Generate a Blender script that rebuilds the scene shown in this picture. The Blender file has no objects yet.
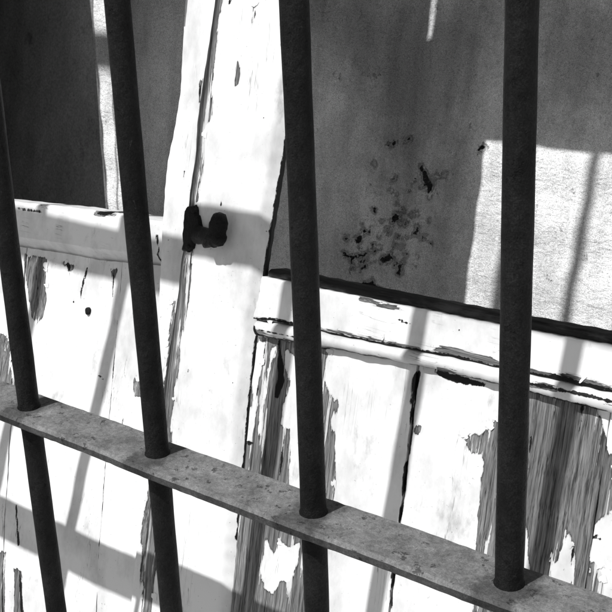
import bpy, bmesh, math, random
import numpy as np
from mathutils import Vector, Matrix

random.seed(7)
rng = np.random.default_rng(7)
C = bpy.context.scene.collection
H = 1.35                                  # camera height above the pavement

# ---------------------------------------------------------------- camera model
F = 1179.56                               # focal length for a 612 px wide picture
R = np.array([[0.7831323617550213, 0.6118339039006069, 0.11118892934885927],
              [0.18698882132532624, -0.061162223449791456, -0.9804562015317375],
              [-0.5930757832447451, 0.7886180675462748, -0.1623042170376709]])
YD = 0.6622                               # the door's front plane
SUN_AZ, SUN_EL = math.radians(8.555), math.radians(42.92)
LEAN = math.radians(13.62)
S = np.array([math.sin(SUN_AZ)*math.cos(SUN_EL), math.cos(SUN_AZ)*math.cos(SUN_EL), -math.sin(SUN_EL)])

def at(px, py, Y=YD):
    """point of the plane y=Y measured on the photograph -> (x, z)"""
    d = R.T @ np.array([(px-306)/F, (py-306)/F, 1.0])
    d = d*(Y/d[1])
    return (d[0], d[2])
class WP(float): pass                       # marks "on the warped left leaf, this far behind its face"
def ats(pts, Y=YD): return [pt(p[0], p[1], Y) for p in pts]
def pt(px, py, Y): return atw(px, py, float(Y)) if isinstance(Y, WP) else at(px, py, Y)

# ---------------------------------------------------------------- object helpers
def link(name, me, mat, parent=None):
    o = bpy.data.objects.new(name, me); C.objects.link(o)
    if mat: me.materials.append(mat)
    if parent: o.parent = parent
    return o
def tag(o, label=None, cat=None, group=None, kind=None):
    if label: o['label'] = label
    if cat: o['category'] = cat
    if group: o['group'] = group
    if kind: o['kind'] = kind
    return o
def empty(name, loc=(0, 0, 0)):
    o = bpy.data.objects.new(name, None); C.objects.link(o)
    o.location = loc; o.empty_display_size = .05
    return o
def from_bm(name, bm, mat, parent=None, smooth=None):
    me = bpy.data.meshes.new(name)
    bmesh.ops.recalc_face_normals(bm, faces=bm.faces)
    bm.to_mesh(me); bm.free()
    if smooth is not None:
        me.polygons.foreach_set('use_smooth', [True]*len(me.polygons))
        try: me.set_sharp_from_angle(angle=math.radians(smooth))
        except Exception: pass
    o = link(name, me, mat, parent)
    return o
def settle(o, root):
    """mesh was written in world coordinates: make it local to its root"""
    o.data.transform(Matrix.Translation(-Vector(root.location)))

def sd_poly(P, poly):
    poly = np.asarray(poly, float); n = len(poly)
    d2 = np.full(len(P), 1e9); inside = np.zeros(len(P), bool)
    for i in range(n):
        a = poly[i]; b = poly[(i+1) % n]; e = b-a; w = P-a
        t = np.clip((w@e)/max(e@e, 1e-14), 0, 1)
        q = w-np.outer(t, e); d2 = np.minimum(d2, (q*q).sum(1))
        c = (a[1] > P[:, 1]) != (b[1] > P[:, 1])
        with np.errstate(divide='ignore', invalid='ignore'):
            xi = a[0]+(P[:, 1]-a[1])*(e[0]/(e[1] if abs(e[1]) > 1e-14 else 1e-14))
        inside ^= c & (P[:, 0] < xi)
    d = np.sqrt(d2)
    return np.where(inside, d, -d)
def sd_line(P, pts):
    """pts: (x, z, halfwidth)"""
    best = np.full(len(P), -1.0)
    if len(pts) == 1:
        return pts[0][2]-np.hypot(P[:, 0]-pts[0][0], P[:, 1]-pts[0][1])
    for a, b in zip(pts[:-1], pts[1:]):
        A = np.array(a[:2]); e = np.array(b[:2])-A; w = P-A
        t = np.clip((w@e)/max(e@e, 1e-14), 0, 1)
        q = w-np.outer(t, e)
        best = np.maximum(best, a[2]+(b[2]-a[2])*t-np.sqrt((q*q).sum(1)))
    return best

def fn(v):
    if isinstance(v, (list, tuple)):
        a = sorted(v); xs = [p[0] for p in a]; ys = [p[1] for p in a]
        def f(t):
            t = np.asarray(t, float)
            r = np.interp(t, xs, ys)
            if len(xs) > 1:                      # carry the end slopes on
                sl = (ys[1]-ys[0])/(xs[1]-xs[0]); r = np.where(t < xs[0], ys[0]+(t-xs[0])*sl, r)
                sl = (ys[-1]-ys[-2])/(xs[-1]-xs[-2]); r = np.where(t > xs[-1], ys[-1]+(t-xs[-1])*sl, r)
            return r
        return f
    return lambda t: np.full(np.shape(t), float(v))
def ticks(a, b, res, coarse_below=None):
    if coarse_below is not None and a < coarse_below < b:
        n = max(1, int((coarse_below-a)/.02)); m = max(1, int((b-coarse_below)/res))
        return np.concatenate([np.linspace(a, coarse_below, n+1)[:-1], np.linspace(coarse_below, b, m+1)])
    return np.linspace(a, b, max(2, int((b-a)/res)+1))
def wob(t, amp, seed):
    r = np.random.default_rng(seed); o = np.zeros(np.shape(t))
    for k in range(5):
        f = 2*math.pi*r.uniform(6, 90); o += np.sin(t*f+r.uniform(0, 6.28))*amp/(1+.6*k)
    return o

def board(name, parent, X0, X1, Z0, Z1, Yf, th, mat, res=.0022, peel=(), keep=(), dark=(),
          cham=(0, 0, 0, 0), chs=.75, round_=False, wobble=.00016, seed=1, warp=.0006, flakes=7, xnom=None, znom=None):
    """a board standing in the door: its front face is a fine grid carrying two signed distances,
    'peel' (+ where the paint has come off) and 'dark' (+ in cracks and painted-in shade); edges may follow lists"""
    fx0, fx1, fz0, fz1 = fn(X0), fn(X1), fn(Z0), fn(Z1)
    zm = znom or (float(np.min(fz0(np.array([-1.2, 0])))) if not isinstance(Z0, (list, tuple)) else min(p[1] for p in Z0),
                  float(np.max(fz1(np.array([-1.2, 0])))) if not isinstance(Z1, (list, tuple)) else max(p[1] for p in Z1))
    xm = xnom or (min(p[1] for p in X0) if isinstance(X0, (list, tuple)) else X0,
                  max(p[1] for p in X1) if isinstance(X1, (list, tuple)) else X1)
    us = (ticks(xm[0], xm[1], res)-xm[0])/(xm[1]-xm[0])
    tz = ticks(zm[0], zm[1], res, -.5 if zm[0] < -.55 else None)
    vs = (tz-zm[0])/(zm[1]-zm[0])
    U, V = np.meshgrid(us, vs)
    zn = zm[0]+V*(zm[1]-zm[0])
    a = fx0(zn)+wob(zn, wobble, seed); b = fx1(zn)+wob(zn, wobble, seed+11)
    X = a+U*(b-a)
    c = fz0(X)+wob(X, wobble, seed+23); d = fz1(X)+wob(X, wobble, seed+37)
    Z = c+V*(d-c)
    Y = np.full(X.shape, Yf)+wob(X*.35+seed, warp*.5, seed+5)+wob(Z*.25, warp*.5, seed+7)
    for dist, cw in ((X-a, cham[0]), (b-X, cham[1]), (d-Z, cham[2]), (Z-c, cham[3])):
        if cw > 0:
            q = np.clip(1-dist/cw, 0, 1)
            Y = Y+(cw*(1-np.sqrt(np.clip(1-q*q, 0, 1))) if round_ else cw*chs*q)
    nv, nu = X.shape
    co = np.stack([X.ravel(), Y.ravel(), Z.ravel()+H], 1)
    P = np.stack([X.ravel(), Z.ravel()], 1)
    pv = np.full(len(P), -.03)
    for poly in peel:
        pv = np.maximum(pv, sd_line(P, poly) if len(poly[0]) == 3 else sd_poly(P, poly))
    for poly in keep: pv = np.minimum(pv, -sd_poly(P, poly))
    dv = np.full(len(P), -.03)
    for ln in dark: dv = np.maximum(dv, sd_line(P, ln) if len(ln[0]) == 3 else sd_poly(P, ln))
    idx = np.arange(nv*nu).reshape(nv, nu)
    faces = np.stack([idx[:-1, :-1], idx[:-1, 1:], idx[1:, 1:], idx[1:, :-1]], -1).reshape(-1, 4).tolist()
    ring = list(idx[0, :-1])+list(idx[:-1, -1])+list(idx[-1, :0:-1])+list(idx[:0:-1, 0])
    ring = [int(i) for i in ring]
    base = len(co); back = co[ring].copy(); back[:, 1] = Yf+th
    co = np.concatenate([co, back]); n = len(ring)
    for i in range(n):
        j = (i+1) % n
        faces.append([ring[j], ring[i], base+i, base+j])
    faces.append([base+i for i in range(n-1, -1, -1)])
    extra = []
    if len(peel):
        pg = pv.reshape(nv, nu); fr = np.random.default_rng(seed*13+1)
        gz, gx_ = np.gradient(pg)
        ii, jj = np.where((np.abs(pg) < .0016) & (Z > -.40) & (X-a > .006) & (b-X > .006) & (d-Z > .006))
        if len(ii):
            for q in fr.choice(len(ii), min(flakes, len(ii)), replace=False):
                i, j = ii[q], jj[q]; g_ = np.array([gx_[i, j], gz[i, j]]); n_ = np.hypot(*g_)
                if n_ < 1e-6: continue
                g_ /= n_; t_ = np.array([-g_[1], g_[0]])
                L, Wd, cu = fr.uniform(.0035, .0058), fr.uniform(.002, .0085), fr.uniform(.0002, .0012)
                base_i = len(co)+len(extra)
                for p_ in range(5):
                    f_ = p_/4; wdt = Wd*(1-.6*f_**1.5)*fr.uniform(.7, 1.15); sk = fr.normal(0, .0004)
                    for c_ in (-.5, 0, .5):
                        p2 = np.array([X[i, j], Z[i, j]])+g_*(-.0035+L*f_)+t_*(c_*wdt+sk)
                        extra.append((p2[0], Y[i, j]-.00025-cu*f_**2.2-(.0002 if c_ == 0 else 0), p2[1]+H))
                for p_ in range(4):
                    for c_ in range(2):
                        k0 = base_i+p_*3+c_; faces.append([k0, k0+1, k0+4, k0+3])
    if extra: co = np.concatenate([co, np.array(extra)])
    me = bpy.data.meshes.new(name)
    me.from_pydata(co.tolist(), [], faces); me.update()
    for nm, arr in (('peel', pv), ('dark', dv)):
        at_ = me.attributes.new(nm, 'FLOAT', 'POINT')
        full = np.concatenate([arr, arr[ring], np.full(len(extra), -.03)]).astype(np.float32)
        at_.data.foreach_set('value', full)
    sm = [True]*len(me.polygons)
    for i in range((nv-1)*(nu-1), len(sm)): sm[i] = False
    me.polygons.foreach_set('use_smooth', sm)
    try: me.set_sharp_from_angle(angle=math.radians(40))
    except Exception: pass
    o = link(name, me, mat, parent)
    if parent: settle(o, parent)
    return o

def box(bm, x0, x1, y0, y1, z0, z1):
    v = [bm.verts.new(p) for p in ((x0, y0, z0), (x1, y0, z0), (x1, y1, z0), (x0, y1, z0), (x0, y0, z1), (x1, y0, z1), (x1, y1, z1), (x0, y1, z1))]
    for f in ((0, 1, 2, 3), (4, 5, 6, 7), (0, 1, 5, 4), (1, 2, 6, 5), (2, 3, 7, 6), (3, 0, 4, 7)): bm.faces.new([v[i] for i in f])
def prism(bm, pts, y0, y1):
    a = [bm.verts.new((p[0], y0, p[1])) for p in pts]; b = [bm.verts.new((p[0], y1, p[1])) for p in pts]
    bm.faces.new(a); bm.faces.new(b[::-1]); n = len(pts)
    for i in range(n): bm.faces.new([a[i], a[(i+1) % n], b[(i+1) % n], b[i]])
def domed(bm, pts, layers):
    """an outline swept through (y, inset factor) layers"""
    P = np.array(pts, float); c = P.mean(0); rings = []
    for y, k in layers:
        q = c+(P-c)*k; rings.append([bm.verts.new((x, y, z)) for x, z in q])
    n = len(P)
    bm.faces.new(rings[0]); bm.faces.new(rings[-1][::-1])
    for a, b in zip(rings[:-1], rings[1:]):
        for i in range(n): bm.faces.new([a[i], a[(i+1) % n], b[(i+1) % n], b[i]])

# ---------------------------------------------------------------- materials
class NT:
    def __init__(s, name):
        s.m = bpy.data.materials.new(name); s.m.use_nodes = True
        s.t = s.m.node_tree; s.n = s.t.nodes; s.l = s.t.links
        s.b = s.n['Principled BSDF']; s.b.inputs['Specular IOR Level'].default_value = .25
        s.co = s.n.new('ShaderNodeNewGeometry').outputs['Position']
    def put(s, sock, v):
        if hasattr(v, 'is_output') or isinstance(v, bpy.types.NodeSocket): s.l.new(v, sock)
        else: sock.default_value = v
    def math(s, op, a, b=0., clamp=False):
        n = s.n.new('ShaderNodeMath'); n.operation = op; n.use_clamp = clamp
        s.put(n.inputs[0], a); s.put(n.inputs[1], b); return n.outputs[0]
    def scale(s, v, loc=(0, 0, 0)):
        n = s.n.new('ShaderNodeMapping'); s.l.new(s.co, n.inputs['Vector'])
        n.inputs['Scale'].default_value = v; n.inputs['Location'].default_value = loc; return n.outputs[0]
    def noise(s, vec, sc=1., det=4., rough=.55, dist=0.):
        n = s.n.new('ShaderNodeTexNoise'); s.l.new(vec, n.inputs['Vector'])
        n.inputs['Scale'].default_value = sc; n.inputs['Detail'].default_value = det
        n.inputs['Roughness'].default_value = rough; n.inputs['Distortion'].default_value = dist
        return n.outputs['Fac']
    def ramp(s, f, stops):
        n = s.n.new('ShaderNodeValToRGB'); s.l.new(f, n.inputs[0]); e = n.color_ramp.elements
        while len(e) < len(stops): e.new(.5)
        for k, (p, v) in zip(e, stops): k.position = p; k.color = (v, v, v, 1)
        return n.outputs[0]
    def step(s, v, a, b):
        n = s.n.new('ShaderNodeMapRange'); n.interpolation_type = 'SMOOTHSTEP'; s.put(n.inputs[0], v)
        n.inputs[1].default_value = a; n.inputs[2].default_value = b; return n.outputs[0]
    def mix(s, f, a, b):
        n = s.n.new('ShaderNodeMix'); n.data_type = 'FLOAT'
        s.put(n.inputs[0], f); s.put(n.inputs[2], a); s.put(n.inputs[3], b); return n.outputs[0]
    def attr(s, name):
        n = s.n.new('ShaderNodeAttribute'); n.attribute_name = name; return n.outputs['Fac']
    def bump(s, h, dist, strength=1., prev=None):
        n = s.n.new('ShaderNodeBump'); n.inputs['Distance'].default_value = dist; n.inputs['Strength'].default_value = strength
        s.l.new(h, n.inputs['Height'])
        if prev is not None: s.l.new(prev, n.inputs['Normal'])
        return n.outputs[0]
    def done(s, col, rough, nrm=None):
        if isinstance(col, float): s.b.inputs['Base Color'].default_value = (col, col, col, 1)
        else: s.l.new(col, s.b.inputs['Base Color'])
        s.put(s.b.inputs['Roughness'], rough)
        if nrm is not None: s.l.new(nrm, s.b.inputs['Normal'])
        return s.m

def paint_mat(name, paint=.80, vertical=True, flecks=.0, wood=(.030, .125, .27)):
    k = NT(name)
    g = (1, 1, .16) if vertical else (.16, 1, 1)
    big = k.noise(k.scale(g), 95, 5, .6)
    fine = k.noise(k.scale((g[0]*1, 1, g[2]*1.6)), 420, 3, .6)
    grain = k.noise(k.scale((1, 1, .02) if vertical else (.02, 1, 1)), 560, 6, .7, .2)
    grain2 = k.noise(k.scale((1, 1, .03) if vertical else (.03, 1, 1)), 1500, 3, .7)
    blot = k.noise(k.scale((1, 1, .5)), 28, 4, .6)
    pe = k.attr('peel')
    a = k.math('MULTIPLY', k.math('SUBTRACT', big, .5), .012)
    b = k.math('MULTIPLY', k.math('SUBTRACT', fine, .5), .0045)
    v = k.math('ADD', k.math('ADD', pe, a), b)
    bare = k.step(v, -.00012, .00012)
    strk = k.noise(k.scale((1, 1, .045) if vertical else (.045, 1, 1), (5, 2, 3)), 190, 5, .65)
    left = k.step(k.math('SUBTRACT', strk, k.math('MULTIPLY', k.math('MAXIMUM', pe, 0.), 5.5)), .555, .566)
    bare = k.math('MULTIPLY', bare, k.math('SUBTRACT', 1., left))
    if flecks > 0:                                   # stray chips lost from the film
        fl = k.noise(k.scale(g, (3.1, .7, 9.2)), 60, 6, .72)
        bare = k.math('MAXIMUM', bare, k.step(fl, flecks, flecks+.006))
    dk = k.attr('dark')
    dv = k.math('ADD', dk, k.math('MULTIPLY', k.math('SUBTRACT', k.noise(k.scale((1, 1, .35)), 300, 4, .65), .5), .0035))
    crack_shade = k.step(dv, -.00015, .00035)  # cracks, plus the shade lines painted into the same attribute
    # thin flaking rim: greyer primer just inside the edge of the paint
    rim = k.step(v, -.0011, -.0002)
    dirt = k.noise(k.scale((1, 1, .6), (1, 5, 2)), 22, 6, .65)
    spk = k.noise(k.scale((1, 1, 1), (4, 2, 1)), 520, 2, .5)
    pc = k.math('MULTIPLY', paint, k.ramp(dirt, [(.30, .66), (.55, 1.)]))
    pc = k.math('MULTIPLY', pc, k.ramp(spk, [(.22, .55), (.30, 1.)]))
    hair = k.noise(k.scale((1, 1, .03) if vertical else (.03, 1, 1), (6, 1, 4)), 210, 3, .5)
    hl = k.math('ABSOLUTE', k.math('SUBTRACT', hair, .5))
    hm = k.math('MULTIPLY', k.step(hl, .012, .002), k.step(k.noise(k.scale((1, 1, .5), (8, 2, 6)), 34, 3, .5), .56, .66))
    pc = k.math('MULTIPLY', pc, k.mix(hm, 1., .45))
    smear = k.step(k.noise(k.scale((1, 1, .45), (3, 7, 1)), 38, 6, .7), .58, .74)
    pc = k.math('MULTIPLY', pc, k.mix(smear, 1., .66))
    pc = k.math('MULTIPLY', pc, k.mix(rim, 1., .80))
    gm = k.mix(.4, grain, grain2)
    pin = k.noise(k.scale((1, 1, .012) if vertical else (.012, 1, 1), (3, 8, 2)), 330, 4, .6)
    pin = k.step(k.math('ABSOLUTE', k.math('SUBTRACT', pin, .5)), .010, .032)
    gm = k.math('MULTIPLY', gm, k.mix(pin, .86, 1.))
    wc = k.math('MULTIPLY', k.ramp(gm, [(.37, wood[0]), (.455, wood[1]), (.58, wood[2])]), k.ramp(blot, [(.3, .65), (.7, 1.25)]))
    wc = k.math('MULTIPLY', wc, k.mix(k.step(v, .0016, .0001), 1., .5))  # shade painted as a dark line beside the paint step
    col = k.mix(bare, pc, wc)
    col = k.mix(crack_shade, col, .006)
    hgt = k.math('SUBTRACT', 1., bare)
    hgt = k.math('ADD', hgt, k.math('MULTIPLY', k.math('MULTIPLY', gm, bare), .7))
    hgt = k.math('SUBTRACT', hgt, k.math('MULTIPLY', crack_shade, 2.5))
    n1 = k.bump(hgt, .0008, 1.)
    n2 = k.bump(k.noise(k.scale((1, 1, .3) if vertical else (.3, 1, 1)), 160, 5, .6), .00022, .6, n1)
    return k.done(col, k.mix(bare, .5, .85), n2)

M = {}
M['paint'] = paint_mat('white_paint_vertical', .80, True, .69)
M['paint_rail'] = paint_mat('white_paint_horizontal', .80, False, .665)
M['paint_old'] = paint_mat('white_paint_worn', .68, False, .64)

def dark_wood(name, lo, hi):
    k = NT(name); g = k.noise(k.scale((.08, 1, 1)), 260, 5, .65); g2 = k.noise(k.scale((.3, 1, 1), (3, 3, 3)), 45, 5, .7)
    return k.done(k.math('ADD', k.ramp(g, [(.3, lo), (.7, hi)]), k.ramp(g2, [(.52, 0.), (.72, .10)])), .85, k.bump(g, .0006, .8))
M['bead'] = dark_wood('dark_bead_wood', .006, .035)

def plaster_mat():
    k = NT('old_plaster')
    n1 = k.noise(k.scale((1, 1, .8)), 7, 6, .62)
    n2 = k.noise(k.scale((1, 1, 1)), 45, 6, .7)
    n3 = k.noise(k.scale((1, 1, .55), (2, 1, 7)), 16, 5, .6, .4)
    ridg = k.noise(k.scale((.5, 1, 1.2)), 130, 5, .6, .6)
    hv = k.math('ADD', k.attr('dark'), k.math('MULTIPLY', k.math('SUBTRACT', k.noise(k.scale((1, 1, 1)), 190, 5, .7), .5), .007))
    hole = k.step(hv, -.0002, .0003)
    pv = k.math('ADD', k.attr('peel'), k.math('MULTIPLY', k.math('SUBTRACT', n2, .5), .10))
    dark_patch = k.step(pv, -.045, .045)
    speck = k.noise(k.scale((1, 1, 1), (9, 9, 9)), 1300, 2, .6)
    sand = k.noise(k.scale((1, 1, 1), (2, 9, 4)), 420, 4, .7)
    c = k.math('MULTIPLY', .95, k.ramp(n1, [(.3, .78), (.62, 1.06)]))
    c = k.math('MULTIPLY', c, k.ramp(n3, [(.25, .72), (.5, 1.)]))
    c = k.math('MULTIPLY', c, k.ramp(speck, [(.30, .55), (.5, .95), (.70, 1.3)]))
    c = k.math('MULTIPLY', c, k.ramp(sand, [(.3, .72), (.48, 1.), (.7, 1.06)]))
    vst = k.noise(k.scale((1, 1, .13), (7, 1, 3)), 30, 5, .65)
    c = k.math('MULTIPLY', c, k.ramp(vst, [(.34, .74), (.56, 1.04)]))
    c = k.mix(dark_patch, c, k.math('MULTIPLY', c, .5))
    halo = k.math('MULTIPLY', k.step(hv, -.0035, -.0008), k.step(k.noise(k.scale((1, 1, 1), (6, 6, 1)), 150, 5, .7), .44, .50))
    edge = k.step(hv, -.0016, -.0004)
    c = k.mix(halo, c, k.math('MULTIPLY', c, .55))
    c = k.mix(k.math('MULTIPLY', edge, .45), c, .6)
    c = k.mix(hole, c, .03)
    lost = k.step(k.noise(k.scale((1, 1, .8), (1, 6, 8)), 70, 6, .72), .655, .668)
    c = k.mix(k.math('MULTIPLY', lost, .75), c, k.math('MULTIPLY', c, .45))
    h = k.math('SUBTRACT', k.math('ADD', k.math('MULTIPLY', ridg, 1.1), k.math('MULTIPLY', sand, .5)), k.math('ADD', k.math('MULTIPLY', hole, 2.5), k.math('MULTIPLY', k.math('ADD', halo, lost), .7)))
    nn = k.bump(h, .0018, 1.)
    nn = k.bump(speck, .0004, .5, nn)
    return k.done(c, .92, nn)
M['plaster'] = plaster_mat()

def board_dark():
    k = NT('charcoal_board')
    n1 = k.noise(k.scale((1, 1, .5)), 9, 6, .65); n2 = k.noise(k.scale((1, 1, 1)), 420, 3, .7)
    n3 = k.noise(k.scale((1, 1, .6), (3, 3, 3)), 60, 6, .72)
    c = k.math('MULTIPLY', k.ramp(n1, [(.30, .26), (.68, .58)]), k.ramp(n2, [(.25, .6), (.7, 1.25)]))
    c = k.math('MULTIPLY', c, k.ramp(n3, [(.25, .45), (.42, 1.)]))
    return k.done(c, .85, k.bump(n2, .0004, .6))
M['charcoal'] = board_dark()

def iron_mat(name, lo, hi, rust=.0):
    k = NT(name)
    n1 = k.noise(k.scale((1, 1, .6)), 60, 6, .68); n2 = k.noise(k.scale((1, 1, 1)), 420, 4, .7)
    n3 = k.noise(k.scale((1, 1, 1), (5, 1, 2)), 24, 5, .65)
    c = k.math('MULTIPLY', k.ramp(n1, [(.3, lo), (.7, hi)]), k.ramp(n2, [(.25, .65), (.72, 1.35)]))
    spots = k.step(k.noise(k.scale((1, 1, 1), (7, 3, 3)), 190 if not rust else 110, 5, .7), .60, .66)
    c = k.mix(k.math('MULTIPLY', spots, .75 if rust else .35), c, lo*.35)
    pale = k.step(k.noise(k.scale((1, 1, 1), (2, 8, 3)), 300, 3, .6), .70, .76)
    c = k.mix(k.math('MULTIPLY', pale, .4), c, hi*1.9)
    grit = k.noise(k.scale((1, 1, 1), (3, 1, 7)), 1400, 2, .6)
    c = k.math('MULTIPLY', c, k.ramp(grit, [(.3, .78 if rust else .6), (.5, 1.), (.7, 1.22 if rust else 1.7)]))
    chip = k.step(k.noise(k.scale((1, 1, .7), (1, 9, 5)), 130, 6, .72), .655, .67)
    c = k.mix(k.math('MULTIPLY', chip, .55), c, hi*3.2 if not rust else hi*.3)
    if rust:                                  # rust bleeding out round every bar
        sp = k.n.new('ShaderNodeSeparateXYZ'); k.l.new(k.co, sp.inputs[0])
        ph = k.math('ABSOLUTE', k.math('SUBTRACT', k.math('FRACT', k.math('ADD', k.math('DIVIDE', k.math('ADD', sp.outputs[0], .33279), .1116), 100.5)), .5))
        ph = k.math('ADD', k.math('MULTIPLY', ph, .1116), k.math('MULTIPLY', k.math('SUBTRACT', n1, .5), .022))
        c = k.math('MULTIPLY', c, k.mix(k.step(ph, .014, .0075), 1., .5))
    h = k.math('ADD', k.math('ADD', k.math('MULTIPLY', n2, .5), k.math('MULTIPLY', n1, 1.6)), k.math('MULTIPLY', chip, -.8))
    k.b.inputs['Specular IOR Level'].default_value = .12
    nn = k.bump(k.math('SUBTRACT', h, k.math('MULTIPLY', spots, .5)), .0011, .9)
    return k.done(c, k.ramp(n3, [(.3, .5), (.7, .75)]), nn)
M['iron'] = iron_mat('black_painted_iron', .004, .013)
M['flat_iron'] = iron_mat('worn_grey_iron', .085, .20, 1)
M['edge_iron'] = iron_mat('shaded_edge_iron', .03, .075, 1)  # shaded twin of the flat iron
M['lock_iron'] = iron_mat('rusted_lock_iron', .006, .014)

def simple(name, lo, hi, sc=12, rough=.9, bd=.002):
    k = NT(name); n = k.noise(k.scale((1, 1, 1)), sc, 7, .65); n2 = k.noise(k.scale((1, 1, 1)), sc*14, 4, .65)
    c = k.math('MULTIPLY', k.ramp(n, [(.3, lo), (.7, hi)]), k.ramp(n2, [(.25, .8), (.7, 1.12)]))
    return k.done(c, rough, k.bump(n2, bd, .7))
M['wall'] = simple('facade_render', .58, .72)
M['ground'] = simple('pavement_concrete', .30, .42, 4)
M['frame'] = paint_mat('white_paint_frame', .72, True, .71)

# ---------------------------------------------------------------- setting: ground, facade, room wall
bm = bmesh.new()
N = 40
for i in range(N+1):
    for j in range(N+1):
        q = lambda t: (abs(t)**3)*math.copysign(1, t)*300
        bm.verts.new((q(i/N*2-1), q(j/N*2-1), 0))
bm.verts.ensure_lookup_table()
for i in range(N):
    for j in range(N):
        a = i*(N+1)+j; bm.faces.new([bm.verts[k] for k in (a, a+1, a+N+2, a+N+1)])
g = from_bm('ground', bm, M['ground']); g['kind'] = 'structure'

WX0, WX1, WZ1 = -1.33, .055, .43          # opening in the masonry
WY = YD+.006
root = empty('masonry_wall', (WX0-.2, WY, 0))
tag(root, 'rendered masonry wall of the house around the white door', 'wall')
bm = bmesh.new()
dp = .26
box(bm, -4.5, WX0, WY, WY+dp, 0, 3.2)
box(bm, WX1, 3.5, WY, WY+dp, 0, 3.2)
box(bm, WX0, WX1, WY, WY+dp, WZ1+H, 3.2)
o = from_bm('wall', bm, M['wall'], root); settle(o, root)

DP = YD+.235                                # plaster partition behind the openings
def pl(pts): return ats(pts, DP)
def dots(lst, Y, k=.5):
    out = []
    for px, py, w in lst:
        x, z = pt(px, py, Y); out.append([(x, z, w*k*(YD+.02 if isinstance(Y, WP) else Y)/F*1.18)])
    return out
def lines(lst, Y):
    out = []
    for ln in lst:
        out.append([(*pt(p[0], p[1], Y), p[2]*.5*(YD+.02 if isinstance(Y, WP) else Y)/F*1.18) for p in ln])
    return out
holes = dots([(389, 145, 4), (395, 143, 3), (406, 140, 4), (411, 139, 3), (373, 164, 4), (393, 178, 5), (396, 217, 8), (393, 219, 6), (381, 220, 3),
              (374, 210, 5), (359, 240, 8), (356, 239, 4), (364, 231, 3), (415, 233, 4), (417, 229, 3), (424, 237, 4), (421, 238, 3), (389, 257, 6),
              (385, 259, 5), (382, 261, 5), (400, 267, 5), (401, 272, 5), (398, 273, 3), (347, 238, 4), (368, 253, 3), (376, 251, 3),
              (371, 281, 4), (411, 215, 2), (378, 236, 2), (483, 148, 3)], DP) + \
    lines([[(421, 167, 4), (424, 172, 5), (426, 180, 6), (430, 185, 6), (429, 192, 3), (430, 197, 2)],
           [(478, 151, 3), (482, 147, 4), (486, 148, 2)], [(362, 284, 4), (371, 286, 6), (380, 291, 3)], [(385, 262, 2), (392, 257, 3)]], DP) + \
    lines([[(344, 254, 3), (353, 257, 3.5), (363, 255, 2)], [(351, 258, 2), (352, 266, 3), (351, 272, 2)], [(365, 258, 1.5), (364, 267, 2.5), (359, 271, 2)]], DP)
scab = pl([(345, 254), (353, 257), (363, 255), (366, 266), (361, 270), (359, 279), (351, 273), (350, 262)])
_r = np.random.default_rng(21)
for _ in range(45):                          # small chips scattered round the large ones
    cx, cy = [(372, 262), (395, 250), (398, 205), (425, 190), (412, 235), (380, 225)][_r.integers(6)]
    holes += dots([(cx+_r.normal(0, 14), cy+_r.normal(0, 13), float(_r.choice([.8, 1.2, 1.6, 2.4, 3.4])))], DP)
dark_patch = [pl([(306, -10), (505, -10), (500, 60), (470, 110), (440, 150), (425, 205), (400, 230), (385, 180), (370, 110), (330, 60)])]  # outlines inside which the plaster is toned darker
dark_patch += [scab]
dark_patch += [pl([(418, 20), (455, 10), (468, 120), (452, 300), (430, 320), (418, 250), (424, 130)])]
dark_patch += [pl([(520, -10), (640, -10), (640, 140), (600, 120), (520, 130)])]
o = board('plaster_wall', None, -1.62, .30, -.36, .50, DP, .06, M['plaster'], res=.0032, peel=dark_patch, dark=holes, wobble=0, warp=.0012, seed=3, flakes=0)
tag(o, 'peeling grey plaster wall seen through the open panes of the door', 'wall')
o.name = 'plaster_wall'
lower = bmesh.new(); box(lower, -1.62, .30, DP, DP+.06, 0, H-.36-.002)
o2 = from_bm('lower_wall', lower, M['wall'], o)

# charcoal board leaning against the plaster behind the left pane
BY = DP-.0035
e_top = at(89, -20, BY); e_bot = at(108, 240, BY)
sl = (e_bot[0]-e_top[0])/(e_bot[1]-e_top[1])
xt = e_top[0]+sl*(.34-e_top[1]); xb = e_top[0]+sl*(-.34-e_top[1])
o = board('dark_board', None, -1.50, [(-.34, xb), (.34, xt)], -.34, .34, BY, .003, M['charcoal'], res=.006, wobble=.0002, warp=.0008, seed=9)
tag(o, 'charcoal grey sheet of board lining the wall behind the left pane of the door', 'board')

# ---------------------------------------------------------------- door frame
root = empty('door_frame', ((WX0+WX1)/2, YD+.03, 0))
tag(root, 'white painted wooden frame holding the two door leaves', 'door frame')
TOP = .395
# hinge-side jamb: the leaf hangs crooked and leaves a slit
s0 = lambda z: np.interp(z, [.04, .089, .245, .314], [-.987, -.998, -1.033, -1.052])          # left side of the slit
bm = bmesh.new()
pts = [(WX0+.001, -H), (-1.06, -H), (-1.02, .01), (-.988, .045), (float(s0(.09)), .09), (float(s0(.20)), .20), (float(s0(.30)), .30), (float(s0(TOP)), TOP), (WX0+.001, TOP)]
prism(bm, [(p[0], p[1]+H) for p in pts], YD+.004, YD+.044)
o = from_bm('jamb', bm, M['frame'], root); settle(o, root)
bm = bmesh.new(); box(bm, -.008, WX1-.001, YD+.004, YD+.06, 0, TOP+H)
o = from_bm('jamb', bm, M['frame'], root); settle(o, root)
bm = bmesh.new(); box(bm, WX0+.001, WX1-.001, YD+.004, YD+.06, TOP+H+.001, WZ1+H-.001)
o = from_bm('head', bm, M['frame'], root); settle(o, root)

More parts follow.
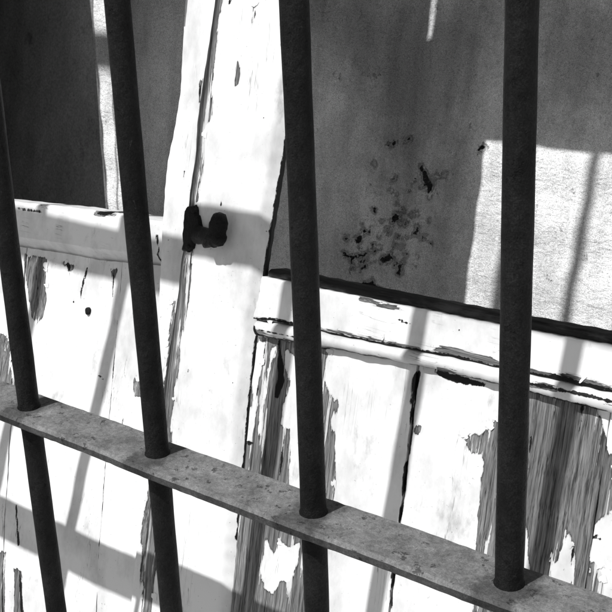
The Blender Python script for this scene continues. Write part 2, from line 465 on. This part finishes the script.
# ---------------------------------------------------------------- right leaf
RL = empty('door_leaf', (-.30, YD+.02, 0))
tag(RL, 'right leaf of the white door with a rusty turn latch and badly peeling lower boards', 'door', 'the two leaves of the old door')
def xz(px, py, Y=YD):
    x, z = at(px, py, Y); return (z, x)
SEAM = [xz(*p) for p in ((214, 0), (198, 105), (193, 160), (181, 255), (175, 307), (165, 370), (153, 470))]
SR = [(.40, -.5375), (.06, -.5375)]+[xz(*p) for p in ((290, 60), (285, 110), (278, 155), (259, 276), (249, 358), (241, 443), (232, 540))]
def shift(l, d): return [(z, x+d) for z, x in l]
ZB = -1.31
seam_peel = ats([(212, -10), (223, -10), (222, 4), (218, 21), (215, 58), (211, 92), (211, 115), (205, 128), (204, 150), (201, 176), (199, 200), (197, 230),
                 (192, 252), (189, 286), (187, 309), (184, 322), (180, 340), (178, 372), (173, 389), (174, 400), (172, 408), (171, 440), (166, 470), (160, 540), (152, 620),
                 (140, 620), (150, 470), (158, 400), (165, 307), (185, 160)])
edge_peel = ats([(252, 300), (256, 330), (250, 360), (248, 375), (252, 330)])
spots = lines([[(253, 6, 2), (254, 14, 4), (252, 22, 3), (250, 29, 1)], [(238, 64, 1), (237, 72, 3), (236, 84, 1.5)]], YD)
sd = dots([(262, 231, 3), (189, 370, 2.5), (202, 375, 2.5), (188, 371, 3), (232, 383, 2), (263, 118, 2)], YD) + \
    lines([[(221, 198, 1.4), (222, 203, 1.6), (221, 207, 1.2)], [(230, 3, 3), (231, 1, 4)]], YD)
# seam shade line kept as real gap; the slot at the very top lets a thread of light through
notch = [(z, x+.0012) for z, x in SEAM]
zz = sorted(notch)
zt = zz[-1]
low = [p for p in notch if p[0] < .28]
topn = [(.2825, float(np.interp(.2825, [zz[-2][0], zz[-1][0]], [zz[-2][1], zz[-1][1]]))), (.2830, -.6040), (.36, -.6040), (.3605, -.612), (TOP, -.612)]
edge_dark = [[(x+.0006, z, .0016+.0005*math.sin(z*90)) for z, x in SR]]
o = board('stile', RL, low+topn, SR, ZB, TOP, YD, .010, M['paint'], peel=[seam_peel, edge_peel]+spots, dark=sd+edge_dark, cham=(0, .009, 0, 0), seed=2, znom=(ZB, TOP), xnom=(-.62, -.54))

# rail between pane and boards
YR = YD-.001
RXL = [xz(*p, YR) for p in ((263, 268), (259, 300), (254, 325))]
rail_top = [(x, z) for x, z in ats([(259, 276), (330, 291), (400, 305), (500, 325), (597, 343)], YR)]
crk = [(254, 319), (300, 326), (340, 335), (400, 347), (450, 356), (500, 367), (560, 380), (608, 391)]
rail_bot = ats(crk, YR)
rail_peel = [ats([(430, 352), (440, 346), (460, 348), (490, 357), (500, 364), (470, 362)], YR), ats([(520, 366), (540, 374), (575, 375), (612, 388), (612, 396), (560, 382), (520, 372)], YR),
             ats([(395, 304), (405, 312), (380, 304), (360, 298)], YR), ats([(306, 325), (345, 331), (380, 339), (420, 347), (420, 352), (306, 328)], YR),
             ats([(256, 318), (285, 321), (292, 327), (256, 322)], YR)]
rail_dark = lines([[(254, 319, 3), (270, 319, 2), (290, 323, 4), (300, 326, 2)], [(310, 329, 2), (350, 337, 2), (400, 347, 2), (450, 356, 3), (500, 367, 2), (555, 379, 3), (575, 383, 5), (612, 391, 2)],
                   [(398, 319, 1), (405, 323, 2), (410, 324, 1)], [(554, 378, 7), (573, 382, 7)]], YR) + dots([(459, 330, 2.5), (537, 345, 2), (420, 300, 2)], YR)
o = board('rail', RL, RXL, -.125, rail_bot, rail_top, YR, .038, M['paint_rail'], peel=rail_peel, dark=rail_dark, cham=(0, 0, .0015, .001), flakes=3, seed=4, znom=(-.17, -.115), xnom=(-.545, -.125))
# the dark bead that lies on the rail's top edge
o = board('glazing_bead', RL, RXL[0][1]+.0015, -.125, [(x, z+.0005) for x, z in rail_top], [(x, z+.0055) for x, z in rail_top], YD+.0035, .021, M['bead'], cham=(0, 0, .003, 0), round_=True, seed=6, xnom=(-.545, -.125), znom=(-.12, -.11))
# rounded moulding along the rail's foot
YM = YD-.0035
m_top = [(x, z-.0012) for x, z in ats(crk, YM)]
m_bot = ats([(252, 336), (300, 345), (340, 352), (421, 368), (500, 387), (594, 411)], YM)
mp = [ats([(252, 328), (262, 332), (290, 340), (302, 343), (300, 350), (252, 340)], YM), ats([(306, 343), (345, 349), (400, 362), (420, 366), (420, 374), (306, 352)], YM),
      ats([(436, 369), (482, 380), (480, 388), (430, 374)], YM), ats([(526, 384), (545, 386), (556, 391), (530, 388)], YM)]
md = lines([[(253, 327, 3), (254, 333, 5), (258, 338, 3)], [(258, 336, 1.5), (280, 340, 2), (298, 345, 2.5)], [(524, 383, 2.2), (546, 387, 3), (580, 394, 2.6), (612, 402, 2)],
            [(306, 347, 3), (345, 354, 3), (400, 365, 2.5), (421, 369, 3.5), (480, 382, 4.5), (530, 394, 3.5), (594, 410, 4.5)], [(258, 330, 1), (280, 334, 1.4), (300, 339, 1)]], YM)  # long line: shade painted along the moulding's foot
o = board('moulding', RL, at(251, 330, YM)[0], -.125, m_bot, m_top, YM, .030, M['paint_old'], res=.0012, peel=mp, dark=md, cham=(.003, 0, .006, .006), round_=True, flakes=0, seed=8, znom=(-.17, -.15), xnom=(-.545, -.125), wobble=.00022)

# lower boards
YP = YD+.005
bare_r = ats([(455, 433), (469, 437), (481, 433), (496, 420), (515, 396), (526, 380), (599, 395), (599, 416), (604, 430), (609, 444), (614, 457), (613, 513), (603, 516), (592, 527), (588, 545),
              (586, 558), (598, 567), (603, 580), (603, 604), (606, 660), (560, 660), (545, 600), (534, 600), (530, 572), (527, 548), (521, 513), (517, 540), (512, 580), (500, 610), (490, 660), (466, 660), (474, 600), (477, 550), (478, 516), (480, 498), (484, 460), (472, 450), (465, 445)], YP)
keep_r = [ats([(573, 575), (574, 560), (571, 543), (566, 526), (562, 532), (559, 548), (557, 560), (553, 562), (551, 552), (548, 560), (548, 610), (573, 610)], YP),
          ats([(586, 566), (593, 567), (592, 576), (587, 574)], YP)]
bare_m = ats([(250, 335), (330, 348), (324, 362), (325, 381), (330, 392), (338, 404), (336, 410), (332, 420), (333, 436), (334, 460), (331, 500), (326, 560), (322, 660), (205, 660), (226, 575), (228, 530), (236, 500), (243, 430), (247, 380)], YP)
keep_m = [ats([(256, 341), (266, 343), (264, 356), (259, 380), (258, 405), (252, 442), (244, 442), (247, 420), (254, 400), (252, 375)], YP),
          ats([(271, 345), (278, 346), (276, 358), (271, 372), (269, 392), (264, 405), (262, 428), (259, 440), (258, 430), (262, 405), (267, 380), (268, 360)], YP),
          ats([(284, 350), (300, 354), (310, 400), (312, 440), (303, 500), (300, 520), (294, 500), (289, 470), (289, 430), (285, 432), (281, 424), (283, 405), (288, 385), (286, 370)], YP),
          ats([(266, 538), (276, 560), (280, 542), (290, 547), (299, 545), (297, 566), (290, 584), (280, 578), (272, 592), (264, 588), (262, 572)], YP),
          ats([(244, 500), (248, 470), (247, 505)], YP)]
dk_m = lines([[(254, 345, 3), (250, 362, 4), (247, 372, 4), (245, 392, 2)], [(279, 340, 3), (280, 352, 4), (281, 366, 9), (281, 380, 9), (277, 396, 6)], [(265, 345, 1.5), (262, 370, 2), (257, 395, 1.5)],  # second line paints in the bar's shadow on the bare wood
              [(247, 443, 4), (253, 444, 3)], [(243, 400, 2), (240, 440, 2), (239, 468, 3)], [(284, 436, 1), (280, 470, 2), (276, 490, 1)], [(288, 432, 1), (284, 470, 1.2)],
              [(320, 345, 5), (330, 350, 3)]], YP)
gap_m = lines([[(418, 372, 5), (415, 380, 8), (413, 390, 5), (411, 410, 2.5), (411, 430, 3.5), (408, 457, 2.5), (404, 470, 3.5), (403, 492, 3), (399, 522, 2), (393, 560, 3), (390, 620, 2)]], YP)
shade_gap_r = lines([[(436, 371, 4), (448, 377, 8), (465, 381, 7), (482, 385, 5)]], YP)  # moulding's shade painted as a dark line along the gap below it
dk_r = lines([[(581, 402, 3), (582, 412, 2), (578, 440, 1)], [(592, 538, 2), (596, 536, 4), (600, 540, 2)], [(572, 548, 1), (569, 600, 1.5)], [(520, 480, 1), (519, 540, 1.2)], [(533, 405, 1), (528, 470, 1.5)]], YP)
spot = [ats([(413, 430), (417, 427), (423, 427), (425, 431), (420, 433), (415, 433)], YP), ats([(500, 478), (504, 472), (505, 482)], YP)]
gx1 = [xz(*p, YP) for p in ((417, 371), (407, 457), (399.5, 522))]
x_gap2 = -.262
def plank(par, X0, X1, ztop, Y, **kw): return board('plank', par, X0, X1, ZB+.12, ztop, Y, .018, M['paint'], znom=(ZB+.12, -.145), **kw)
ztop_r = [(x, z+.006) for x, z in ats([(259, 337), (410, 366), (594, 411)], YP)]
xg = fn(gx1)
plank(RL, shift(SR, .0012), shift(gx1, -.0006), ztop_r, YP, peel=[bare_m], keep=keep_m, dark=dk_m+gap_m, seed=12, xnom=(-.545, -.40))
plank(RL, shift(gx1, .0006), [(z, x+.137) for z, x in gx1], ztop_r, YP+.0008, peel=[bare_r]+spot, keep=keep_r, dark=gap_m+shade_gap_r+dk_r, seed=14, xnom=(-.40, -.262), cham=(.0012, .001, 0, 0))
plank(RL, [(z, x+.1382) for z, x in gx1], -.126, ztop_r, YP+.0002, peel=[bare_r], keep=keep_r, dark=shade_gap_r+dk_r, seed=16, xnom=(-.262, -.126))
# frame members outside the picture
board('stile', RL, -.1235, -.010, ZB, TOP, YD, .04, M['paint'], res=.006, seed=18)
board('top_rail', RL, -.55, -.125, .2125, TOP, YD+.0006, .038, M['paint_rail'], res=.006, seed=20)
board('bottom_rail', RL, -.5375, -.125, ZB, ZB+.118, YD+.0006, .038, M['paint_rail'], res=.006, seed=22)

# latch: plate over the seam, short neck and a two-lobed thumb piece
lk = [(190, 207), (198, 205), (199.5, 214), (202, 221), (202.8, 228), (201, 238), (196, 244), (193, 250), (190, 252.5), (184.5, 251), (185, 240), (186, 222), (187.5, 210)]
def rough(p, k, amp, seed):
    q = []; g_ = np.random.default_rng(seed); n = len(p)
    for i in range(n):
        a, b = np.array(p[i]), np.array(p[(i+1) % n])
        for j in range(k): q.append(tuple(a+(b-a)*j/k+g_.normal(0, amp, 2)))
    return q
bm = bmesh.new()
domed(bm, [(x, z+H) for x, z in ats(rough(lk, 3, .45, 5))], [(YD-.0042, .80), (YD-.0036, .93), (YD-.002, 1.), (YD+.001, 1.)])
LA = from_bm('latch', bm, M['lock_iron'], RL, 35); settle(LA, RL)
for px, py in ((194, 211), (188.5, 247)):
    x, z = at(px, py, YD-.004); bm = bmesh.new()
    domed(bm, [(x+.0021*math.cos(t), z+H+.0021*math.sin(t)) for t in np.linspace(0, 2*math.pi, 13)[:-1]], [(YD-.0056, .5), (YD-.0050, .9), (YD-.003, 1.)])
    o = from_bm('screw', bm, M['lock_iron'], LA, 40); settle(o, RL)
def tube(bm, pts, rad, n=14):
    rings = []
    for i, p in enumerate(pts):
        a = Vector(pts[max(i-1, 0)]); b = Vector(pts[min(i+1, len(pts)-1)]); t = (b-a).normalized()
        u = t.cross(Vector((.13, .21, 1))).normalized(); w = t.cross(u)
        r = rad[i] if isinstance(rad, (list, tuple)) else rad
        rings.append([bm.verts.new(Vector(p)+r*(math.cos(2*math.pi*k/n)*u+math.sin(2*math.pi*k/n)*w)) for k in range(n)])
    for a, b in zip(rings[:-1], rings[1:]):
        for k in range(n): bm.faces.new([a[k], a[(k+1) % n], b[(k+1) % n], b[k]])
    bm.faces.new(rings[0][::-1]); bm.faces.new(rings[-1])
bm = bmesh.new()
p0 = at(197, 235, YD-.006); p1 = at(208, 236, YD-.010); p2 = at(215, 235, YD-.012)
tube(bm, [(p0[0], YD-.004, p0[1]+H), (p1[0], YD-.009, p1[1]+H), (p2[0], YD-.0115, p2[1]+H)], [.0072, .0058, .0062])
o = from_bm('neck', bm, M['lock_iron'], LA, 60); settle(o, RL)
kb = [(216, 213), (220, 212), (223.2, 213.5), (225, 221), (224.2, 228), (222.4, 233), (224, 238), (223, 243), (220.5, 246), (216, 246.8), (213.5, 248.2), (210, 247), (205, 248.3), (203.3, 244), (206, 238), (210.6, 232), (212, 225), (212.6, 219)]
bm = bmesh.new()
YK = YD-.012
domed(bm, [(x, z+H) for x, z in ats(rough(kb, 2, .25, 8), YK)], [(YK-.0062, .45), (YK-.0050, .75), (YK-.0025, .94), (YK, 1.), (YK+.003, .97), (YK+.0055, .8)])
o = from_bm('thumb_piece', bm, M['lock_iron'], LA, 60); settle(o, RL)

# ---------------------------------------------------------------- left leaf
WARPED = []
def warp(z):                                # the left leaf has warped: its upper half stands deeper than its foot
    t = np.clip((np.asarray(z, float)+.50)/.42, 0, 1); return .003+.032*t*t*(3-2*t)
def atw(px, py, extra):
    Y = YD+extra+.02
    for _ in range(8): Y = YD+extra+float(warp(at(px, py, Y)[1]))
    return at(px, py, Y)
def xzw(px, py, e=0.):
    x, z = atw(px, py, e); return (z, x)
LL = empty('door_leaf', (-.80, YD+.03, 0))
tag(LL, 'left leaf of the white door with a sagging grey rail and smoother boards', 'door', 'the two leaves of the old door')
STL = [(.40, xzw(185, 0)[1]), (.09, xzw(185, 0)[1])]+[xzw(*p) for p in ((185, 0), (180, 90), (173, 135), (168, 160), (164, 190), (162, 225), (159, 290), (152, 400), (143, 480))]
strip_dark = lines([[(182, 168, 1), (184, 172, 2), (183, 177, 1)], [(172, 232, 1.5), (170, 243, 2), (168, 240, 1)], [(199, 85, 3), (199, 100, 4)]], WP(0))
strip_peel = [ats([(199, 82), (204, 78), (202, 100), (198, 104)], WP(0)), ats([(173, 300), (178, 300), (168, 420), (155, 560), (140, 600), (140, 540), (150, 470), (165, 370)], WP(0))]
o = board('stile', LL, STL, [(z, x+.004) for z, x in SEAM if z < .1]+[(.268, -.604), (.2725, -.606), (TOP, -.606)], ZB, TOP, YD+.0012, .044, M['paint'], peel=strip_peel, dark=strip_dark, seed=31, znom=(ZB, TOP), xnom=(-.65, -.612))
YLR = YD+.008
lt = ats([(10, 201), (23, 202.5), (60, 206), (90, 210), (128, 215), (160, 222)], WP(.008))
lb = ats([(10, 253), (23, 255), (60, 261), (90, 267), (131, 271), (160, 274)], WP(.008))
LRX = -.955
rl_dark = lines([[(14, 208, 2), (25, 209.5, 3), (40, 211.5, 3), (44, 212, 1)], [(98, 213, 4), (105, 213, 6), (112, 213, 3)], [(58, 231, 3)], [(36, 229, 1.6)], [(22, 256, 2), (60, 264, 2), (100, 271, 2)]], WP(.008)) + \
    lines([[(157, 236, 5), (159, 250, 3), (156, 262, 4)]], WP(.008))
rl_peel = [ats([(95, 212), (115, 212), (118, 216), (95, 215)], WP(.008))]
stf = fn([(z, x) for z, x in STL])
o = board('rail', LL, LRX, [(-.17, float(stf(-.17))-.0012), (-.09, float(stf(-.09))-.0012)], lb, lt, YLR, .032, M['paint_rail'], peel=rl_peel, dark=rl_dark, cham=(0, 0, .002, .016), chs=1.15, seed=33, znom=(-.16, -.10), xnom=(LRX, -.645))
YLP = YD+.016
pl_peel = [ats([(24, 255), (47, 258), (46, 282), (47, 300), (44, 318), (38, 322), (32, 318), (28, 300)], WP(.016)), ats([(-5, 330), (9, 338), (12, 395), (4, 400), (-5, 380)], WP(.016)),
           ats([(62, 262), (76, 266), (70, 272)], WP(.016)), ats([(110, 268), (118, 269), (114, 284)], WP(.016)), ats([(131, 268), (141, 270), (141, 295), (134, 298)], WP(.016)),
           ats([(134, 380), (141, 382), (141, 398), (135, 396)], WP(.016)),
           ats([(-30, 548), (6, 552), (4, 640), (-30, 640)], WP(.016)), ats([(12, 565), (22, 570), (24, 640), (14, 640)], WP(.016)), ats([(145, 470), (155, 470), (150, 560), (138, 590)], WP(.016))]
pl_dark = lines([[(66, 262, 5), (70, 267, 5), (68, 273, 2)], [(87, 268, 3.5), (84, 280, 3.5), (81, 292, 2), (80, 300, 1)], [(114, 270, 3), (114, 285, 2), (113, 297, 1)], [(134, 272, 4), (135, 284, 4), (134, 296, 2)],
                 [(118, 319, 1), (113, 370, 1.2), (109, 419, 1), (104, 480, 1.5), (98, 560, 1.2)], [(11, 350, 2.5), (12, 375, 2), (10, 400, 1)], [(36, 262, 1.5), (38, 290, 1.5)],
                 [(147, 538, 7), (144, 560, 8), (141, 590, 7)], [(20, 572, 3), (22, 620, 6)], [(16, 505, 3), (18, 545, 5)]], WP(.016)) + dots([(101, 377, 5), (103, 379, 3), (73, 302, 3), (98, 376, 2)], WP(.016))  # first line here paints the shadow streak of an unseen bar
zt_l = [(x, z+.006) for x, z in lb]
gl = [xzw(*p, .016) for p in ((118, 319), (113, 370), (109, 419))]
gfar = shift(gl, -.128)
plank(LL, shift(gl, .0003), shift(STL, -.0012), zt_l, YLP, peel=pl_peel, dark=pl_dark, seed=41, xnom=(-.70, -.645))
plank(LL, shift(gfar, .0008), shift(gl, -.0003), zt_l, YLP+.0003, peel=pl_peel, dark=pl_dark, seed=43, xnom=(-.83, -.70))
plank(LL, LRX, shift(gfar, -.0008), zt_l, YLP+.0002, peel=pl_peel, dark=pl_dark, seed=45, xnom=(LRX, -.83))
# nail heads in the left boards
for px, py in ((88, 311),):
    x, z = atw(px, py, .016); bm = bmesh.new()
    domed(bm, [(x+.0030*math.cos(t)*(1+.12*math.sin(3*t)), z+H+.0034*math.sin(t)) for t in np.linspace(0, 2*math.pi, 15)[:-1]], [(YLP-.0016, .6), (YLP-.0009, 1.), (YLP+.002, 1.)])
    o = from_bm('nail', bm, M['lock_iron'], LL, 50); settle(o, LL)
BEND = list(LL.children)
# hinge stile whose edge leans away from the jamb, boards added to block the sun, bottom rail
w0, w1 = .0225, .0225
slit_r = lambda z: np.interp(z, [.04, .089, .245, .278, .314], [-.959, -.970, -1.0035, -1.0185, -1.029])
LX = [(ZB, -1.055), (.01, -1.015), (.040, -.987), (.0415, float(slit_r(.0415))), (.089, float(slit_r(.089))), (.245, float(slit_r(.245))), (.278, float(slit_r(.278))), (.314, float(slit_r(.314))), (TOP, float(slit_r(TOP)))]
board('stile', LL, LX, LRX-.001, ZB, TOP, YD+.008, .036, M['paint'], res=.004, seed=47, znom=(ZB, TOP), xnom=(-1.05, -.961), wobble=.0001)
board('sun_block_board', LL, LRX, -.6905, .0775, TOP, YD-.030, .07, M['paint'], res=.006, seed=49)  # hood added out of view to keep sun off the plaster
board('sun_block_board', LL, LRX, STL[0][1]-.0012, .0775, TOP, YD+.012, .03, M['paint'], res=.006, seed=50, znom=(.0775, TOP))  # second added blocker, closing the leaf above the pane
bm = bmesh.new(); prism(bm, [(-1.0085+.0, .245+H), (-1.0105+.0, .245+H), (-.9735, .041+H), (-.9715, .041+H)], YD+.030, YD+.034)  # unseen strip added to split the sliver of light in two
o = from_bm('slit_divider', bm, M['lock_iron'], LL); settle(o, LL)
board('bottom_rail', LL, LRX, -.652, ZB, ZB+.118, YD+.012, .032, M['paint_rail'], res=.006, seed=51)
for o in BEND:
    me = o.data; n = len(me.vertices); v = np.empty(n*3, np.float32); me.vertices.foreach_get('co', v); v = v.reshape(-1, 3)
    v[:, 1] += warp(v[:, 2]+LL.location.z-H); me.vertices.foreach_set('co', v.ravel()); me.update()

# ---------------------------------------------------------------- the iron grille
GX, GY, GZ, SP, DZ = -.33279, .46892, -.20224, .1116, .3799
up = Vector((0, -math.sin(LEAN), math.cos(LEAN))); inn = Vector((0, math.cos(LEAN), math.sin(LEAN)))
def gp(k, t): return Vector((GX+SP*(k-3), GY, GZ+H))+up*t
GR = empty('window_grille', gp(1.5, -.70))
tag(GR, 'black iron bar grille leaning out in front of the white door', 'grille')
TB, TT, BR = -.745, .870, .0066
KS = list(range(-4, 7))
def bar(name, k, t0, t1, r, collars, seed):
    bm = bmesh.new(); n = 20; rr = np.random.default_rng(seed)
    ts = list(np.arange(t0, t1, .012))+[t1]
    for c in collars: ts += [c-.0042, c-.0034, c+.0032, c+.0040, c+.0052]
    ts = sorted(ts); ph = rr.uniform(0, 6.28, 4); rings = []
    for t in ts:
        q = r*(1+.012*math.sin(t*47+ph[0])+.010*math.sin(t*131+ph[1]))
        off = Vector((math.sin(t*9+ph[2])*.0005, 0, 0))+inn*math.sin(t*11+ph[3])*.0005
        for c in collars:
            if abs(t-c) < .0045: q *= 1.10
        ring = []
        for j in range(n):
            a = 2*math.pi*j/n; e = q*(1+rr.uniform(-.006, .006))
            ring.append(bm.verts.new(gp(k, t)+off+e*(math.cos(a)*Vector((1, 0, 0))+math.sin(a)*inn)))
        rings.append(ring)
    for a, b in zip(rings[:-1], rings[1:]):
        for j in range(n): bm.faces.new([a[j], a[(j+1) % n], b[(j+1) % n], b[j]])
    bm.faces.new(rings[0][::-1]); bm.faces.new(rings[-1])
    o = from_bm(name, bm, M['iron'], GR, 50); settle(o, GR); return o
FLATS = [TB+.02, 0., DZ, TT-.012]
for k in KS: bar('bar', k-(.03 if k == -1 else 0), TB, TT, BR, [0., DZ], 100+k)
for k in range(1, KS[-1]): bar('spindle', k+.555, .585, TT-.02, .0055, [], 200+k)
def flat(t, seed):
    W, T = .0335, .0070
    x0, x1 = GX+SP*(KS[0]-3)-.05, GX+SP*(KS[-1]-3)+.05
    prof = []
    e = .0018
    for a, b in ((-W/2, -T/2), (W/2, -T/2), (W/2, T/2), (-W/2, T/2)):
        sx, sy = math.copysign(1, a), math.copysign(1, b)
        two = [(a-sx*e, b), (a, b-sy*e)]
        if sx*sy > 0: two = two[::-1]
        prof += [(p, sx, sy) for p in two]
    ang = sorted(prof, key=lambda q: math.atan2(q[0][1]/T, q[0][0]/W))
    bm = bmesh.new(); rings = []; rr = np.random.default_rng(seed)
    for x in np.arange(x0, x1+.002, .004):
        rings.append([])
        wv = math.sin(x*19+seed)*.0006+math.sin(x*61)*.0003
        for (p, sx, sy) in ang:
            ja = rr.normal(0, .00007)
            rings[-1].append(bm.verts.new(Vector((x, GY, GZ+H))+up*(t+p[1]+ja*.6)+inn*(p[0]+wv+ja)))
    n = len(ang)
    for a, b in zip(rings[:-1], rings[1:]):
        for j in range(n): bm.faces.new([a[j], a[(j+1) % n], b[(j+1) % n], b[j]])
    bm.faces.new(rings[0][::-1]); bm.faces.new(rings[-1])
    bm.normal_update(); 
    bmesh.ops.recalc_face_normals(bm, faces=bm.faces)
    for f in bm.faces: f.material_index = 0 if f.normal.dot(up) > .5 else 1  # faces not turned up get the darker iron, shade painted in
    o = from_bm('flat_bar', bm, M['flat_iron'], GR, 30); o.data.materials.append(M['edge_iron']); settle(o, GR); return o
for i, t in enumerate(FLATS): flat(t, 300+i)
for k in (KS[0]-.35, KS[-1]+.35):           # stays that tie the leaning top back to the masonry
    bm = bmesh.new(); a = gp(k, TT-.02); b = Vector((a.x, WY+.03, a.z)); tube(bm, [a, b], .006)
    o = from_bm('stay', bm, M['iron'], GR, 50); settle(o, GR)

# ---------------------------------------------------------------- light, sky, camera
sc = bpy.context.scene
w = bpy.data.worlds.new('World'); sc.world = w; w.use_nodes = True
nt = w.node_tree; bg = nt.nodes['Background']
sky = nt.nodes.new('ShaderNodeTexSky'); sky.sky_type = 'NISHITA'; sky.sun_disc = False
sky.sun_elevation = SUN_EL; sky.sun_rotation = math.radians(180)+SUN_AZ
bw = nt.nodes.new('ShaderNodeRGBToBW')       # the photograph is black and white
nt.links.new(sky.outputs[0], bw.inputs[0]); nt.links.new(bw.outputs[0], bg.inputs['Color'])
bg.inputs['Strength'].default_value = .066
sun = bpy.data.lights.new('sun', 'SUN'); sun.energy = 4.3; sun.angle = math.radians(.7)
so = bpy.data.objects.new('sun', sun); C.objects.link(so); so.location = (-1, -3, 5)
so.rotation_euler = Vector(S).to_track_quat('-Z', 'Y').to_euler()

cam = bpy.data.cameras.new('camera'); co = bpy.data.objects.new('camera', cam); C.objects.link(co)
cam.sensor_width = 36; cam.lens = 36*F/612; cam.clip_start = .01; cam.clip_end = 2000
mw = Matrix(((R[0][0], -R[1][0], -R[2][0], 0), (R[0][1], -R[1][1], -R[2][1], 0), (R[0][2], -R[1][2], -R[2][2], H), (0, 0, 0, 1)))
co.matrix_world = mw
sc.camera = co
vs = sc.view_settings
vs.view_transform = 'Standard'; vs.look = 'None'; vs.gamma = 1; vs.use_curve_mapping = False; vs.exposure = 0.10
